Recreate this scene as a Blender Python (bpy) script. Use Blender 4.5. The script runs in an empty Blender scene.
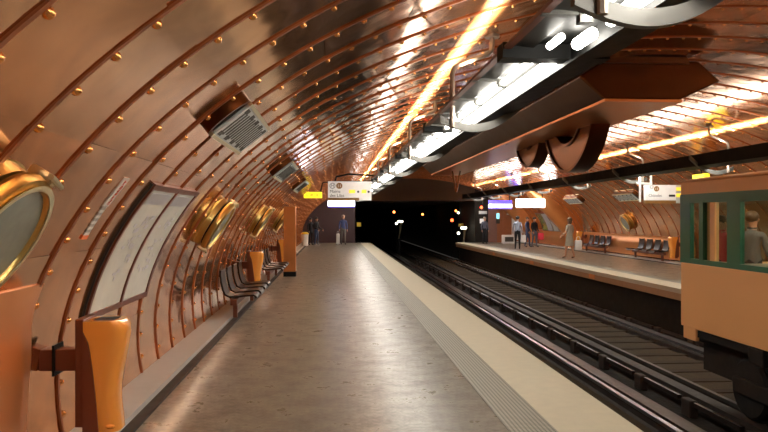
import bpy, bmesh, math, random
from mathutils import Vector, Matrix
random.seed(11)
SC = bpy.context.scene
COL = SC.collection
PI = math.pi
# ------------------------------------------------------------------ camera
EYE = 1.6
TH = math.atan(51/700)
cam = bpy.data.cameras.new('camera'); cam.sensor_width = 36; cam.lens = 700/768*36
cam.clip_start = .05; cam.clip_end = 300; cam.shift_y = 1/768
co = bpy.data.objects.new('camera', cam); COL.objects.link(co)
co.location = (0, 0, EYE); co.rotation_euler = (PI/2, 0, -TH)
SC.camera = co
def ray(u, v):
    xc = (u-384)/700; zu = (217-v)/700
    return Vector((math.sin(TH)+xc*math.cos(TH), math.cos(TH)-xc*math.sin(TH), zu))
def atY(u, v, Y):
    d = ray(u, v); return Vector((0, 0, EYE)) + d*(Y/d.y)
def atX(u, v, X):
    d = ray(u, v); return Vector((0, 0, EYE)) + d*(X/d.x)
# ------------------------------------------------------------------ vault
CX, CZ, EA, EB = 4.985, .45, 6.9, 3.57
ZF = .07
_t0 = PI + math.asin((CZ-ZF)/EB)
_t1 = -math.asin((CZ-ZF)/EB)
_tab = [(0.0, _t0)]
_N = 4000
def _ep(t): return (CX+EA*math.cos(t), CZ+EB*math.sin(t))
_p = _ep(_t0); _s = 0
for i in range(1, _N+1):
    t = _t0 + (_t1-_t0)*i/_N; q = _ep(t)
    _s += math.hypot(q[0]-_p[0], q[1]-_p[1]); _tab.append((_s, t)); _p = q
L = _s
def t_of_s(s):
    s = max(0, min(L, s)); lo, hi = 0, _N
    while hi-lo > 1:
        m = (lo+hi)//2
        if _tab[m][0] <= s: lo = m
        else: hi = m
    a, b = _tab[lo], _tab[hi]
    return a[1]+(b[1]-a[1])*(s-a[0])/(b[0]-a[0]+1e-12)
def P(s, h=0.0):
    t = t_of_s(s); x, z = _ep(t)
    n = Vector((math.cos(t)/EA, math.sin(t)/EB)); n.normalize()
    return (x-n.x*h, z-n.y*h)
def Nn(s):
    t = t_of_s(s); n = Vector((-math.cos(t)/EA, 0, -math.sin(t)/EB)); return n.normalized()
def s_z(z):          # arc length on the left side at height z
    lo, hi = 0, L/2
    for _ in range(40):
        m = (lo+hi)/2
        if P(m)[1] < z: lo = m
        else: hi = m
    return lo
def sx(x):           # arc length at horizontal position x
    lo, hi = s_z(CZ+.01), L-s_z(CZ+.01)
    for _ in range(40):
        m = (lo+hi)/2
        if P(m)[0] < x: lo = m
        else: hi = m
    return lo
def frame(side, s, Y):
    n = Nn(s if side == 'L' else L-s); x, z = P(s if side == 'L' else L-s)
    up = Vector((-n.z, 0, n.x)) if n.x > 0 else Vector((n.z, 0, -n.x))
    xl = up.cross(n)
    m = Matrix.Identity(4)
    for i in range(3):
        m[i][0] = xl[i]; m[i][1] = up[i]; m[i][2] = n[i]
    m[0][3], m[1][3], m[2][3] = x, Y, z
    return m
# ------------------------------------------------------------------ materials
M = {}
def nodes(name):
    m = bpy.data.materials.new(name); m.use_nodes = True
    nt = m.node_tree; b = nt.nodes['Principled BSDF']
    M[name] = m
    return m, nt, b
def mat(name, c, rough=.5, metal=0.0, var=.12, scale=6.0, bump=0.0, bscale=40.0, emit=None, es=0.0, coat=0.0, trans=0.0, rvar=.1):
    m, nt, b = nodes(name); N = nt.nodes; K = nt.links
    tc = N.new('ShaderNodeTexCoord')
    nz = N.new('ShaderNodeTexNoise'); nz.inputs['Scale'].default_value = scale; nz.inputs['Detail'].default_value = 5
    K.new(tc.outputs['Object'], nz.inputs['Vector'])
    mx = N.new('ShaderNodeMix'); mx.data_type = 'RGBA'
    mx.inputs[6].default_value = [max(0, k*(1-var)) for k in c]+[1]
    mx.inputs[7].default_value = [min(1, k*(1+var)) for k in c]+[1]
    K.new(nz.outputs['Fac'], mx.inputs[0]); K.new(mx.outputs[2], b.inputs['Base Color'])
    mr = N.new('ShaderNodeMapRange'); mr.inputs[3].default_value = max(.02, rough-rvar*rough*2); mr.inputs[4].default_value = min(1, rough+rvar*rough*2)
    K.new(nz.outputs['Fac'], mr.inputs[0]); K.new(mr.outputs[0], b.inputs['Roughness'])
    b.inputs['Metallic'].default_value = metal
    b.inputs['Coat Weight'].default_value = coat
    b.inputs['Transmission Weight'].default_value = trans
    if bump:
        n2 = N.new('ShaderNodeTexNoise'); n2.inputs['Scale'].default_value = bscale; n2.inputs['Detail'].default_value = 4
        K.new(tc.outputs['Object'], n2.inputs['Vector'])
        bp = N.new('ShaderNodeBump'); bp.inputs['Strength'].default_value = bump; bp.inputs['Distance'].default_value = .01
        K.new(n2.outputs['Fac'], bp.inputs['Height']); K.new(bp.outputs[0], b.inputs['Normal'])
    if emit:
        b.inputs['Emission Color'].default_value = list(emit)+[1]; b.inputs['Emission Strength'].default_value = es
    return m
# copper lining: every sheet a little different in tint, polish and dent
def copper_lining():
    m, nt, b = nodes('copper_lining'); N = nt.nodes; K = nt.links
    at = N.new('ShaderNodeAttribute'); at.attribute_name = 'sheet'
    sep = N.new('ShaderNodeSeparateColor'); K.new(at.outputs['Color'], sep.inputs[0])
    tc = N.new('ShaderNodeTexCoord')
    mp = N.new('ShaderNodeMapping'); mp.inputs['Scale'].default_value = (1, 1, 1); K.new(tc.outputs['Object'], mp.inputs[0])
    cl = N.new('ShaderNodeTexNoise'); cl.inputs['Scale'].default_value = 1.7; cl.inputs['Detail'].default_value = 7; cl.inputs['Distortion'].default_value = 2.2
    K.new(mp.outputs[0], cl.inputs['Vector'])
    r1 = N.new('ShaderNodeMix'); r1.data_type = 'RGBA'
    r1.inputs[6].default_value = (.70, .292, .095, 1); r1.inputs[7].default_value = (.63, .36, .185, 1)
    K.new(sep.outputs[0], r1.inputs[0])
    r2 = N.new('ShaderNodeMix'); r2.data_type = 'RGBA'; r2.blend_type = 'MULTIPLY'; r2.inputs[0].default_value = .6
    cr = N.new('ShaderNodeValToRGB'); cr.color_ramp.elements[0].color = (.58, .50, .44, 1); cr.color_ramp.elements[1].color = (1, 1, 1, 1)
    cr.color_ramp.elements[0].position = .3; cr.color_ramp.elements[1].position = .62
    K.new(cl.outputs['Fac'], cr.inputs[0]); K.new(r1.outputs[2], r2.inputs[6]); K.new(cr.outputs[0], r2.inputs[7])
    K.new(r2.outputs[2], b.inputs['Base Color'])
    b.inputs['Metallic'].default_value = .90
    ad = N.new('ShaderNodeMath'); ad.operation = 'MULTIPLY_ADD'; ad.inputs[1].default_value = .05; ad.inputs[2].default_value = ROUGH0
    K.new(sep.outputs[1], ad.inputs[0])
    a2 = N.new('ShaderNodeMath'); a2.operation = 'MULTIPLY_ADD'; a2.inputs[1].default_value = .08
    K.new(cl.outputs['Fac'], a2.inputs[0]); K.new(ad.outputs[0], a2.inputs[2])
    K.new(a2.outputs[0], b.inputs['Roughness'])
    n2 = N.new('ShaderNodeTexNoise'); n2.inputs['Scale'].default_value = 2.6; n2.inputs['Detail'].default_value = 1.0
    K.new(mp.outputs[0], n2.inputs['Vector'])
    bp = N.new('ShaderNodeBump'); bp.inputs['Strength'].default_value = .16; bp.inputs['Distance'].default_value = .03
    K.new(n2.outputs['Fac'], bp.inputs['Height']); K.new(bp.outputs[0], b.inputs['Normal'])
ROUGH0 = .05
copper_lining()
mat('copper_rib', (.42, .14, .05), .42, .7, .2)
mat('rivet_copper', (.9, .40, .12), .25, .85, .1)
mat('copper_satin', (.80, .33, .11), .3, .82, .12, 3, bump=.1, bscale=6)
mat('copper_polished', (.8, .4, .18), .16, 1, .12, 2, bump=.25, bscale=3)
mat('copper_dark', (.17, .078, .036), .3, 1, .2, 3)
mat('duct_copper', (.115, .043, .015), .36, 1, .2, 2, bump=.1, bscale=4)
mat('orange_copper', (.92, .37, .06), .22, .15, .08, 3, coat=.4)
mat('brown_steel', (.16, .045, .022), .4, .2, .15)
mat('brass', (.70, .50, .17), .3, 1, .1, 4)
mat('pale_brass', (.75, .66, .42), .3, 1, .1, 4)
mat('porthole_glass', (.20, .215, .17), .32, 0, .35, 16, coat=.15)
mat('dark_gap', (.02, .015, .012), .6)
mat('seat_brown', (.022, .012, .008), .4, 0, .2, coat=.12)
mat('black_metal', (.006, .006, .0055), .6, .1, .2)
mat('grey_metal', (.11, .106, .096), .42, .3, .12)
mat('bracket_grey', (.06, .058, .05), .5, .2, .15)
mat('reflector', (.014, .013, .011), .4, .5, .15)
mat('grille_grey', (.6, .65, .64), .5, .2, .1)
mat('slot_dark', (.05, .045, .035), .6)
mat('steel_pipe', (.24, .19, .15), .4, .6, .1)
mat('curb', (.48, .48, .465), .5, .1, .12, 8)
mat('cream_stone', (.56, .50, .37), .55, 0, .12, 9, bump=.1, bscale=60)
mat('fascia', (.42, .24, .12), .6, 0, .2, 8)
mat('fascia_mark', (.7, .25, .05), .5)
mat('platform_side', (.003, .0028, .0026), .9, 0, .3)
mat('track_bed', (.009, .007, .005), .9, 0, .5, 3, bump=.8, bscale=18)
mat('ballast', (.046, .033, .018), .9, 0, .6, 9, bump=1, bscale=30)
mat('sleeper_wood', (.034, .024, .014), .85, 0, .4, 6)
mat('rail_rust', (.022, .013, .009), .7, .3, .3)
mat('rail_bright', (.6, .6, .66), .22, 1, .1)
mat('rail_head', (.28, .28, .32), .3, 1, .1)
mat('dull_steel', (.05, .045, .04), .5, .6, .2)
mat('roll_dark', (.02, .014, .011), .6, .3, .2)
mat('roll_way', (.05, .034, .028), .45, .8, .15)
mat('insulator', (.03, .02, .016), .6)
mat('end_wall', (.062, .03, .036), .4, 0, .2, 1.5, bump=.1)
mat('end_dark', (.06, .036, .022), .75, 0, .25, 1.5)
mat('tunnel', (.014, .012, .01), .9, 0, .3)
mat('train_tan', (.68, .36, .145), .38, 0, .05, 1, coat=.25)
mat('train_green', (.015, .11, .062), .3, 0, .1, 1, coat=.3)
mat('train_dark', (.006, .0055, .005), .8, 0, .3)
mat('train_inside', (.42, .38, .3), .5, 0, .1)
mat('train_lamp', (.9, .9, .85), .5, emit=(1, .93, .8), es=5)
mat('train_seat', (.05, .16, .12), .5)
mat('map_paper', (.78, .78, .67), .22, 0, .16, 5, coat=.5)
mat('map_print', (.36, .36, .38), .3, 0, .2, 30)
mat('poster_green', (.16, .22, .07), .25, coat=.5, var=.4)
mat('poster_pale', (.40, .38, .33), .25, coat=.5, var=.4)
mat('white_tape', (.75, .73, .68), .5)
mat('grey_tape', (.40, .37, .33), .5)
mat('orange_tape', (.85, .2, .05), .5)
mat('red_ink', (.6, .08, .03), .5)
mat('tube_light', (.9, .9, .9), .5, emit=(1, .95, .85), es=16)
mat('up_light', (.9, .9, .9), .5, emit=(1, .93, .82), es=4.5)
mat('sign_white', (.8, .8, .78), .4, emit=(1, .98, .93), es=.10)
mat('sign_lit', (.9, .9, .9), .4, emit=(.93, .95, 1), es=3.2)
mat('sign_blue', (.1, .1, .6), .4, emit=(.10, .06, 1), es=1.1)
mat('sign_yellow', (.85, .7, .04), .4, emit=(1, .78, .02), es=.62)
mat('sign_gold', (.85, .6, .05), .4, emit=(1, .6, .05), es=.5)
mat('sign_brown', (.27, .14, .035), .5)
mat('ink', (.015, .015, .02), .5)
mat('ink_grey', (.12, .12, .15), .5)
mat('lamp_red', (.5, .02, .01), .4, emit=(1, .06, .015), es=5)
mat('lamp_orange', (.5, .1, .02), .4, emit=(1, .25, .05), es=3.5)
mat('lamp_white', (.8, .8, .7), .4, emit=(1, .95, .75), es=4)
mat('lamp_cyan', (.2, .7, .8), .4, emit=(.25, .75, .9), es=.8)
mat('pink_plaster', (.25, .13, .10), .55, 0, .15)
mat('door_orange', (.34, .12, .045), .45, 0, .15)
mat('white_paint', (.72, .71, .68), .4, 0, .06)
mat('yellow_paint', (.75, .52, .03), .4)
mat('skin', (.52, .27, .17), .5, 0, .06)
mat('hair_dark', (.02, .013, .01), .5)
mat('hair_brown', (.10, .05, .02), .5)
mat('hair_grey', (.3, .24, .2), .5)
for k, c in dict(black=(.012, .012, .015), jeans=(.035, .06, .13), blue=(.05, .075, .2), greytrouser=(.13, .12, .11), paleblue=(.35, .38, .47),
                 navy=(.03, .04, .1), beige=(.36, .31, .24), slate=(.12, .13, .17), red=(.7, .05, .09), whitecloth=(.75, .74, .72), brownshoe=(.09, .05, .03)).items():
    mat('cloth_'+k, c, .8, 0, .15, 12, bump=.15, bscale=60)
for _k in ('seat_brown', 'black_metal', 'sleeper_wood', 'ballast', 'track_bed', 'platform_side', 'train_dark', 'insulator'):
    M[_k].node_tree.nodes['Principled BSDF'].inputs['Specular IOR Level'].default_value = .2
# platform asphalt, worn and polished by feet
def asphalt():
    m, nt, b = nodes('asphalt'); N = nt.nodes; K = nt.links
    tc = N.new('ShaderNodeTexCoord')
    n1 = N.new('ShaderNodeTexNoise'); n1.inputs['Scale'].default_value = 3.2; n1.inputs['Detail'].default_value = 10; n1.inputs['Roughness'].default_value = .72
    n2 = N.new('ShaderNodeTexNoise'); n2.inputs['Scale'].default_value = 26; n2.inputs['Detail'].default_value = 6
    K.new(tc.outputs['Object'], n1.inputs['Vector']); K.new(tc.outputs['Object'], n2.inputs['Vector'])
    cr = N.new('ShaderNodeValToRGB')
    cr.color_ramp.elements[0].position = .3; cr.color_ramp.elements[0].color = (.125, .107, .08, 1)
    cr.color_ramp.elements[1].position = .7; cr.color_ramp.elements[1].color = (.30, .268, .21, 1)
    K.new(n1.outputs['Fac'], cr.inputs[0])
    mx = N.new('ShaderNodeMix'); mx.data_type = 'RGBA'; mx.blend_type = 'OVERLAY'; mx.inputs[0].default_value = .6
    K.new(cr.outputs[0], mx.inputs[6]); K.new(n2.outputs['Fac'], mx.inputs[7]); K.new(mx.outputs[2], b.inputs['Base Color'])
    mr = N.new('ShaderNodeMapRange'); mr.inputs[1].default_value = .3; mr.inputs[2].default_value = .7; mr.inputs[3].default_value = .42; mr.inputs[4].default_value = .23
    K.new(n1.outputs['Fac'], mr.inputs[0]); K.new(mr.outputs[0], b.inputs['Roughness'])
    b.inputs['Specular IOR Level'].default_value = .4
    bp = N.new('ShaderNodeBump'); bp.inputs['Strength'].default_value = .12; bp.inputs['Distance'].default_value = .01
    n3 = N.new('ShaderNodeTexNoise'); n3.inputs['Scale'].default_value = 5; n3.inputs['Detail'].default_value = 8
    K.new(tc.outputs['Object'], n3.inputs['Vector']); K.new(n3.outputs['Fac'], bp.inputs['Height']); K.new(bp.outputs[0], b.inputs['Normal'])
asphalt()
def tactile():
    m, nt, b = nodes('tactile'); N = nt.nodes; K = nt.links
    tc = N.new('ShaderNodeTexCoord')
    mp = N.new('ShaderNodeMapping'); mp.inputs['Scale'].default_value = (30, 30, 1); K.new(tc.outputs['Object'], mp.inputs[0])
    vo = N.new('ShaderNodeTexVoronoi'); vo.inputs['Scale'].default_value = 1; vo.inputs['Randomness'].default_value = 0
    K.new(mp.outputs[0], vo.inputs['Vector'])
    cr = N.new('ShaderNodeValToRGB'); cr.color_ramp.elements[0].position = .25; cr.color_ramp.elements[0].color = (.40, .38, .30, 1)
    cr.color_ramp.elements[1].position = .5; cr.color_ramp.elements[1].color = (.15, .14, .115, 1)
    K.new(vo.outputs['Distance'], cr.inputs[0]); K.new(cr.outputs[0], b.inputs['Base Color'])
    b.inputs['Roughness'].default_value = .5
    bp = N.new('ShaderNodeBump'); bp.invert = True; bp.inputs['Strength'].default_value = .5; bp.inputs['Distance'].default_value = .006
    K.new(vo.outputs['Distance'], bp.inputs['Height']); K.new(bp.outputs[0], b.inputs['Normal'])
tactile()
def glass():
    m = bpy.data.materials.new('window_glass'); m.use_nodes = True; nt = m.node_tree; N = nt.nodes; K = nt.links
    N.remove(N['Principled BSDF'])
    tr = N.new('ShaderNodeBsdfTransparent'); tr.inputs[0].default_value = (.80, .86, .82, 1)
    gl = N.new('ShaderNodeBsdfGlossy'); gl.inputs['Roughness'].default_value = .05
    lw = N.new('ShaderNodeLayerWeight'); lw.inputs[0].default_value = .5
    pw = N.new('ShaderNodeMath'); pw.operation = 'POWER'; pw.inputs[1].default_value = 4; K.new(lw.outputs['Facing'], pw.inputs[0])
    fr = N.new('ShaderNodeMath'); fr.operation = 'MULTIPLY_ADD'; fr.inputs[1].default_value = .6; fr.inputs[2].default_value = .03; K.new(pw.outputs[0], fr.inputs[0])
    mx = N.new('ShaderNodeMixShader'); K.new(fr.outputs[0], mx.inputs[0]); K.new(tr.outputs[0], mx.inputs[1]); K.new(gl.outputs[0], mx.inputs[2])
    K.new(mx.outputs[0], N['Material Output'].inputs[0]); M['window_glass'] = m
glass()
# ------------------------------------------------------------------ mesh helpers
class MB:
    def __init__(s): s.bm = bmesh.new()
    def poly(s, pts, mi=0):
        f = s.bm.faces.new([s.bm.verts.new(p) for p in pts]); f.material_index = mi; return f
    def box(s, x0, x1, y0, y1, z0, z1, mx=None, bev=0):
        r = bmesh.ops.create_cube(s.bm, size=1)['verts']
        for v in r:
            v.co = Vector(((x0+x1)/2+v.co.x*(x1-x0), (y0+y1)/2+v.co.y*(y1-y0), (z0+z1)/2+v.co.z*(z1-z0)))
        if bev:
            es = list({e for v in r for e in v.link_edges})
            rr = bmesh.ops.bevel(s.bm, geom=es, offset=bev, segments=2, affect='EDGES', profile=.5)
            r = list({v for f in rr['faces'] for v in f.verts} | {v for v in r if v.is_valid})
        if mx is not None:
            bmesh.ops.transform(s.bm, matrix=mx, verts=r)
        return s
    def prism(s, prof, y0, y1, axis='y'):       # prof: (a,b) polygon swept along an axis
        def pt(a, b, y): return {'y': (a, y, b), 'x': (y, a, b), 'z': (a, b, y)}[axis]
        A = [s.bm.verts.new(pt(a, b, y0)) for a, b in prof]; B = [s.bm.verts.new(pt(a, b, y1)) for a, b in prof]
        n = len(prof)
        for i in range(n): s.bm.faces.new((A[i], A[(i+1) % n], B[(i+1) % n], B[i]))
        s.bm.faces.new(A); s.bm.faces.new(B[::-1]); return s
    def tube(s, pts, r, n=8, caps=True):
        pts = [Vector(p) for p in pts]; rr = r if isinstance(r, (list, tuple)) else [r]*len(pts)
        rings = []; prev = None
        for i, p in enumerate(pts):
            d = (pts[min(i+1, len(pts)-1)]-pts[max(i-1, 0)]).normalized()
            if prev is None:
                a = Vector((0, 0, 1)) if abs(d.z) < .9 else Vector((1, 0, 0))
                u = d.cross(a).normalized()
            else:
                u = (prev - d*prev.dot(d)).normalized()
            prev = u; w = d.cross(u)
            rings.append([s.bm.verts.new(p+(u*math.cos(2*PI*k/n)+w*math.sin(2*PI*k/n))*rr[i]) for k in range(n)])
        for a, b in zip(rings, rings[1:]):
            for k in range(n): s.bm.faces.new((a[k], a[(k+1) % n], b[(k+1) % n], b[k]))
        if caps: s.bm.faces.new(rings[0][::-1]); s.bm.faces.new(rings[-1])
        return s
    def lathe(s, prof, n=32, mx=None, closed=False):       # prof (r,h) around local z
        rings = []
        for r, h in prof:
            if r < 1e-5: rings.append([s.bm.verts.new((0, 0, h))])
            else: rings.append([s.bm.verts.new((r*math.cos(2*PI*k/n), r*math.sin(2*PI*k/n), h)) for k in range(n)])
        prs = list(zip(rings, rings[1:])) + ([(rings[-1], rings[0])] if closed else [])
        for a, b in prs:
            for k in range(n):
                k2 = (k+1) % n
                if len(a) == 1 and len(b) == 1: continue
                if len(a) == 1: s.bm.faces.new((a[0], b[k], b[k2]))
                elif len(b) == 1: s.bm.faces.new((a[k], a[k2], b[0]))
                else: s.bm.faces.new((a[k], a[k2], b[k2], b[k]))
        if mx is not None: bmesh.ops.transform(s.bm, matrix=mx, verts=[v for r in rings for v in r])
        return s
    def arc(s, s0, s1, h0, h1, y0, y1, n=None, hfun=None):     # slab that follows the vault
        n = n or max(1, int(abs(s1-s0)/.12))
        prev = None; first = None
        for i in range(n+1):
            f = i/n; ss = s0+(s1-s0)*f; k = hfun(f) if hfun else 1
            a = P(ss, h0); b = P(ss, h0+(h1-h0)*k)
            ring = [s.bm.verts.new((a[0], y0, a[1])), s.bm.verts.new((a[0], y1, a[1])), s.bm.verts.new((b[0], y1, b[1])), s.bm.verts.new((b[0], y0, b[1]))]
            if prev:
                for j in range(4): s.bm.faces.new((prev[j], prev[(j+1) % 4], ring[(j+1) % 4], ring[j]))
            else: first = ring
            prev = ring
        s.bm.faces.new(first[::-1]); s.bm.faces.new(prev); return s
    def ball(s, c, r, n=8, sq=(1, 1, 1)):
        m = Matrix.Translation(c) @ Matrix.Diagonal((r*sq[0], r*sq[1], r*sq[2], 1))
        bmesh.ops.create_uvsphere(s.bm, u_segments=n, v_segments=max(4, n//2+1), radius=1, matrix=m); return s
    def build(s, name, m, parent=None, smooth=False, bevel=0, local=False, ang=40):
        bm = s.bm
        bmesh.ops.recalc_face_normals(bm, faces=bm.faces)
        me = bpy.data.meshes.new(name)
        org = Vector((0, 0, 0))
        if parent is None and not local:
            vs = [v.co for v in bm.verts]
            lo = Vector([min(v[i] for v in vs) for i in range(3)]); hi = Vector([max(v[i] for v in vs) for i in range(3)])
            org = Vector(((lo.x+hi.x)/2, (lo.y+hi.y)/2, lo.z))
            bmesh.ops.translate(bm, verts=bm.verts, vec=-org)
        bm.to_mesh(me); bm.free()
        for k in (m if isinstance(m, (list, tuple)) else [m]): me.materials.append(M[k])
        if smooth:
            me.polygons.foreach_set('use_smooth', [True]*len(me.polygons))
            me.set_sharp_from_angle(angle=math.radians(ang))
        o = bpy.data.objects.new(name, me); COL.objects.link(o); o.location = org
        if parent is not None:
            o.parent = parent
            if not local: o.matrix_parent_inverse = world(parent).inverted()
        if bevel:
            b = o.modifiers.new('bevel', 'BEVEL'); b.width = bevel; b.segments = 2; b.limit_method = 'ANGLE'
        return o
def world(o):
    m = o.matrix_basis.copy()
    if o.parent: m = world(o.parent) @ o.matrix_parent_inverse @ m
    return m
def tag(o, label, cat, group=None, kind=None):
    if label: o['label'] = label
    if cat: o['category'] = cat
    if group: o['group'] = group
    if kind: o['kind'] = kind
    return o
def empty(name, loc, label, cat, group=None, rz=0):
    o = bpy.data.objects.new(name, None); COL.objects.link(o); o.empty_display_size = .1
    if isinstance(loc, Matrix): o.matrix_basis = loc
    else: o.location = loc; o.rotation_euler = (0, 0, rz)
    return tag(o, label, cat, group)
def struct(o): o['kind'] = 'structure'; return o
def copy_tree(o, parent=None):
    c = o.copy(); COL.objects.link(c)
    if parent: c.parent = parent
    for ch in list(o.children): copy_tree(ch, c)
    return c
def text(name, s, size, m, mx, parent, ext=.002, align='LEFT', lab=None):
    cu = bpy.data.curves.new('t', 'FONT'); cu.body = s; cu.size = size; cu.extrude = ext; cu.align_x = align; cu.resolution_u = 3
    t = bpy.data.objects.new('t', cu); COL.objects.link(t)
    bpy.context.view_layer.update()
    me = bpy.data.meshes.new_from_object(t.evaluated_get(bpy.context.evaluated_depsgraph_get()))
    bpy.data.objects.remove(t); bpy.data.curves.remove(cu)
    me.transform(mx); me.materials.clear(); me.materials.append(M[m])
    o = bpy.data.objects.new(name, me); COL.objects.link(o); o.parent = parent
    o.matrix_parent_inverse = world(parent).inverted()
    return o
# ------------------------------------------------------------------ SETTING
Y0, Y1 = -9.0, 43.5
RIB0, DR = 4.345-.672*20, .672           # ribs every 0.67 m along the line
ribs = [RIB0+DR*i for i in range(90) if Y0+.2 < RIB0+DR*i < Y1]
SEAM = [s_z(1.98)+.75*k for k in range(-2, 40)]
SEAM = [0]+[s for s in SEAM if .2 < s < L-.2]+[L]
def vault(name, i0, i1):
    bm = bmesh.new(); lay = bm.loops.layers.float_color.new('sheet')
    ys = [Y0]+ribs+[Y1]
    rnd = random.Random(5+i0)
    for i in range(i0, i1):
        sa, sb = SEAM[i], SEAM[i+1]
        for ya, yb in zip(ys, ys[1:]):
            nu, nv = 6, 4
            col = (rnd.random(), rnd.random()**1.3, rnd.random(), 1)
            ta, tb = rnd.gauss(0, .0012), rnd.gauss(0, .0012); bu = rnd.gauss(0, .0010); bv = rnd.gauss(0, .0005); ph = rnd.random()*6
            g = []
            for u in range(nu+1):
                fu = u/nu; s = sa-.003+(sb-sa+.006)*fu; row = []
                for v in range(nv+1):
                    fv = v/nv
                    h = .002+ta*(fu-.5)*2+tb*(fv-.5)*2+bu*math.sin(PI*fu)*math.sin(PI*fv)+bv*math.sin(6*fu+ph)*math.cos(4*fv+ph)
                    x, z = P(s, h); row.append(bm.verts.new((x, ya+(yb-ya)*fv, z)))
                g.append(row)
            for u in range(nu):
                for v in range(nv):
                    f = bm.faces.new((g[u][v], g[u+1][v], g[u+1][v+1], g[u][v+1])); f.smooth = True
                    for lp in f.loops: lp[lay] = col
    me = bpy.data.meshes.new(name); bm.to_mesh(me); bm.free(); me.materials.append(M['copper_lining'])
    o = bpy.data.objects.new(name, me); COL.objects.link(o); return struct(o)
kL = min(range(len(SEAM)), key=lambda i: abs(SEAM[i]-s_z(2.46)))
kR = len(SEAM)-1-kL
vault('wall_left', 0, kL); vault('ceiling', kL, kR); vault('wall_right', kR, len(SEAM)-1)
# circumferential ribs with their rivets
def dome(bm, c, n, r):
    up = Vector((0, 1, 0)); u = up; w = n.cross(u)
    K = 7; rings = []
    for rr, hh in ((1, 0), (.86, .5), (.5, .86)):
        rings.append([bm.verts.new(c+n*(hh*r)+(u*math.cos(2*PI*k/K)+w*math.sin(2*PI*k/K))*rr*r) for k in range(K)])
    top = bm.verts.new(c+n*r)
    for a, b in zip(rings, rings[1:]):
        for k in range(K):
            f = bm.faces.new((a[k], a[(k+1) % K], b[(k+1) % K], b[k])); f.smooth = True; f.material_index = 1
    for k in range(K):
        f = bm.faces.new((rings[-1][k], rings[-1][(k+1) % K], top)); f.smooth = True; f.material_index = 1
RSP = .221
for i, y in enumerate(ribs):
    b = MB(); b.arc(0, L, 0, .014, y-.015, y+.015, n=110)
    near = 2.0 < y < 8.4
    rnd = random.Random(i)
    off = rnd.random()*RSP*.5+.05
    kids = []
    k = 0
    while off+k*RSP < L-.03:
        s = off+k*RSP; k += 1
        x, z = P(s, .008); n = Nn(s); c = Vector((x, y+.05, z))
        if 5.3 < y+.05 < 7.2 and x < 4 and .80 < z < 1.9: continue
        u = 333+700*x/(y+.0727*x)
        if near and len(kids) < 100 and x < 4 and 0 < u < 560 and (EYE-z)*700/y > -235: kids.append((c, n)); continue
        dome(b.bm, c, n, .025)
    o = struct(b.build('trim_%d' % (i+1), ['copper_rib', 'rivet_copper'], local=True))
    for c, n in kids:
        m = MB(); dome(m.bm, Vector((0, 0, 0)), n, .025)
        for f in m.bm.faces: f.material_index = 0
        r = m.build('rivet', 'rivet_copper', o, local=True); r.location = c; r.matrix_parent_inverse = Matrix.Identity(4)
# floors
XE, XR = 2.30, 2*CX-2.30
def slabs(side):
    f = (lambda x: x) if side == 'L' else (lambda x: 2*CX-x)
    def bx(x0, x1, z0, z1, m, name):
        a, c = sorted((f(x0), f(x1))); return struct(MB().box(a, c, Y0, Y1, z0, z1).build(name, m, local=True))
    s = 'left' if side == 'L' else 'right'
    bx(-2.2, 1.31, -1.3, 0, 'asphalt', 'floor' if side == 'L' else 'floor_right')
    bx(1.31, 1.67, -1.25, .004, 'tactile', 'trim_tactile_'+s)
    bx(1.67, 2.30, -.10, .006, 'cream_stone', 'trim_edge_'+s)
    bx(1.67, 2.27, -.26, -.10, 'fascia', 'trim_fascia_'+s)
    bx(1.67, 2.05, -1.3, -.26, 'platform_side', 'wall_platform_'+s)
    bx(-2.1, -1.56, 0, .068, 'curb', 'baseboard_'+s)
    bx(-1.56, -1.47, 0, .022, 'dark_gap', 'trim_gutter_'+s)
slabs('L'); slabs('R')
struct(MB().box(1.9, 2*CX-1.9, Y0, 90, -1.4, -1.19).build('floor_trackbed', 'track_bed', local=True))
# end wall with the tunnel mouth
TX0, TX1, TZ = 1.37, 8.9, 2.62
def endwall(name, x0, x1, z0, z1, m, y=Y1):
    return struct(MB().box(x0, x1, y, y+.4, z0, z1).build(name, m, local=True))
endwall('wall_end_left', -2.4, TX0, -1.3, 4.3, 'end_wall')
endwall('wall_end_top', TX0, TX1, TZ, 4.3, 'end_dark')
endwall('wall_end_right', TX1, 9.75, -1.3, 4.3, 'tunnel')
endwall('wall_end_plaster', 9.75, 10.32, -1.3, 4.3, 'pink_plaster')
endwall('wall_end_copper', 10.32, 12.4, -1.3, 4.3, 'door_orange')
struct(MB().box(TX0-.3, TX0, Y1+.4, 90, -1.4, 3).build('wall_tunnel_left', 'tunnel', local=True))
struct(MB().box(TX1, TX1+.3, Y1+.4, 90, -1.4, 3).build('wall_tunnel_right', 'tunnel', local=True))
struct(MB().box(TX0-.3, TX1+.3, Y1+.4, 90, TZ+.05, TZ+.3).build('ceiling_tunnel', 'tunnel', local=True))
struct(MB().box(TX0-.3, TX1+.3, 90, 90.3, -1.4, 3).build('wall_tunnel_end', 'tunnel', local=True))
struct(MB().box(-2.4, 12.4, Y0-.3, Y0, -1.4, 4.3).build('wall_back', 'end_wall', local=True))
# orange square markers on the far fascia
for u, v in ((494, 254), (532, 262), (592, 276)):
    p = atX(u, v, 2*CX-2.27)
    tag(MB().box(p.x-.012, p.x, p.y-.22, p.y+.22, -.235, -.105).build('edge_marker', 'fascia_mark'),
        {494: 'small orange marker on far platform edge below the striding man', 532: 'small orange marker on far platform edge left of the woman in beige', 592: 'small orange marker on far platform edge below the nearer bench seats'}[u], 'marker', 'orange platform edge markers')
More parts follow.
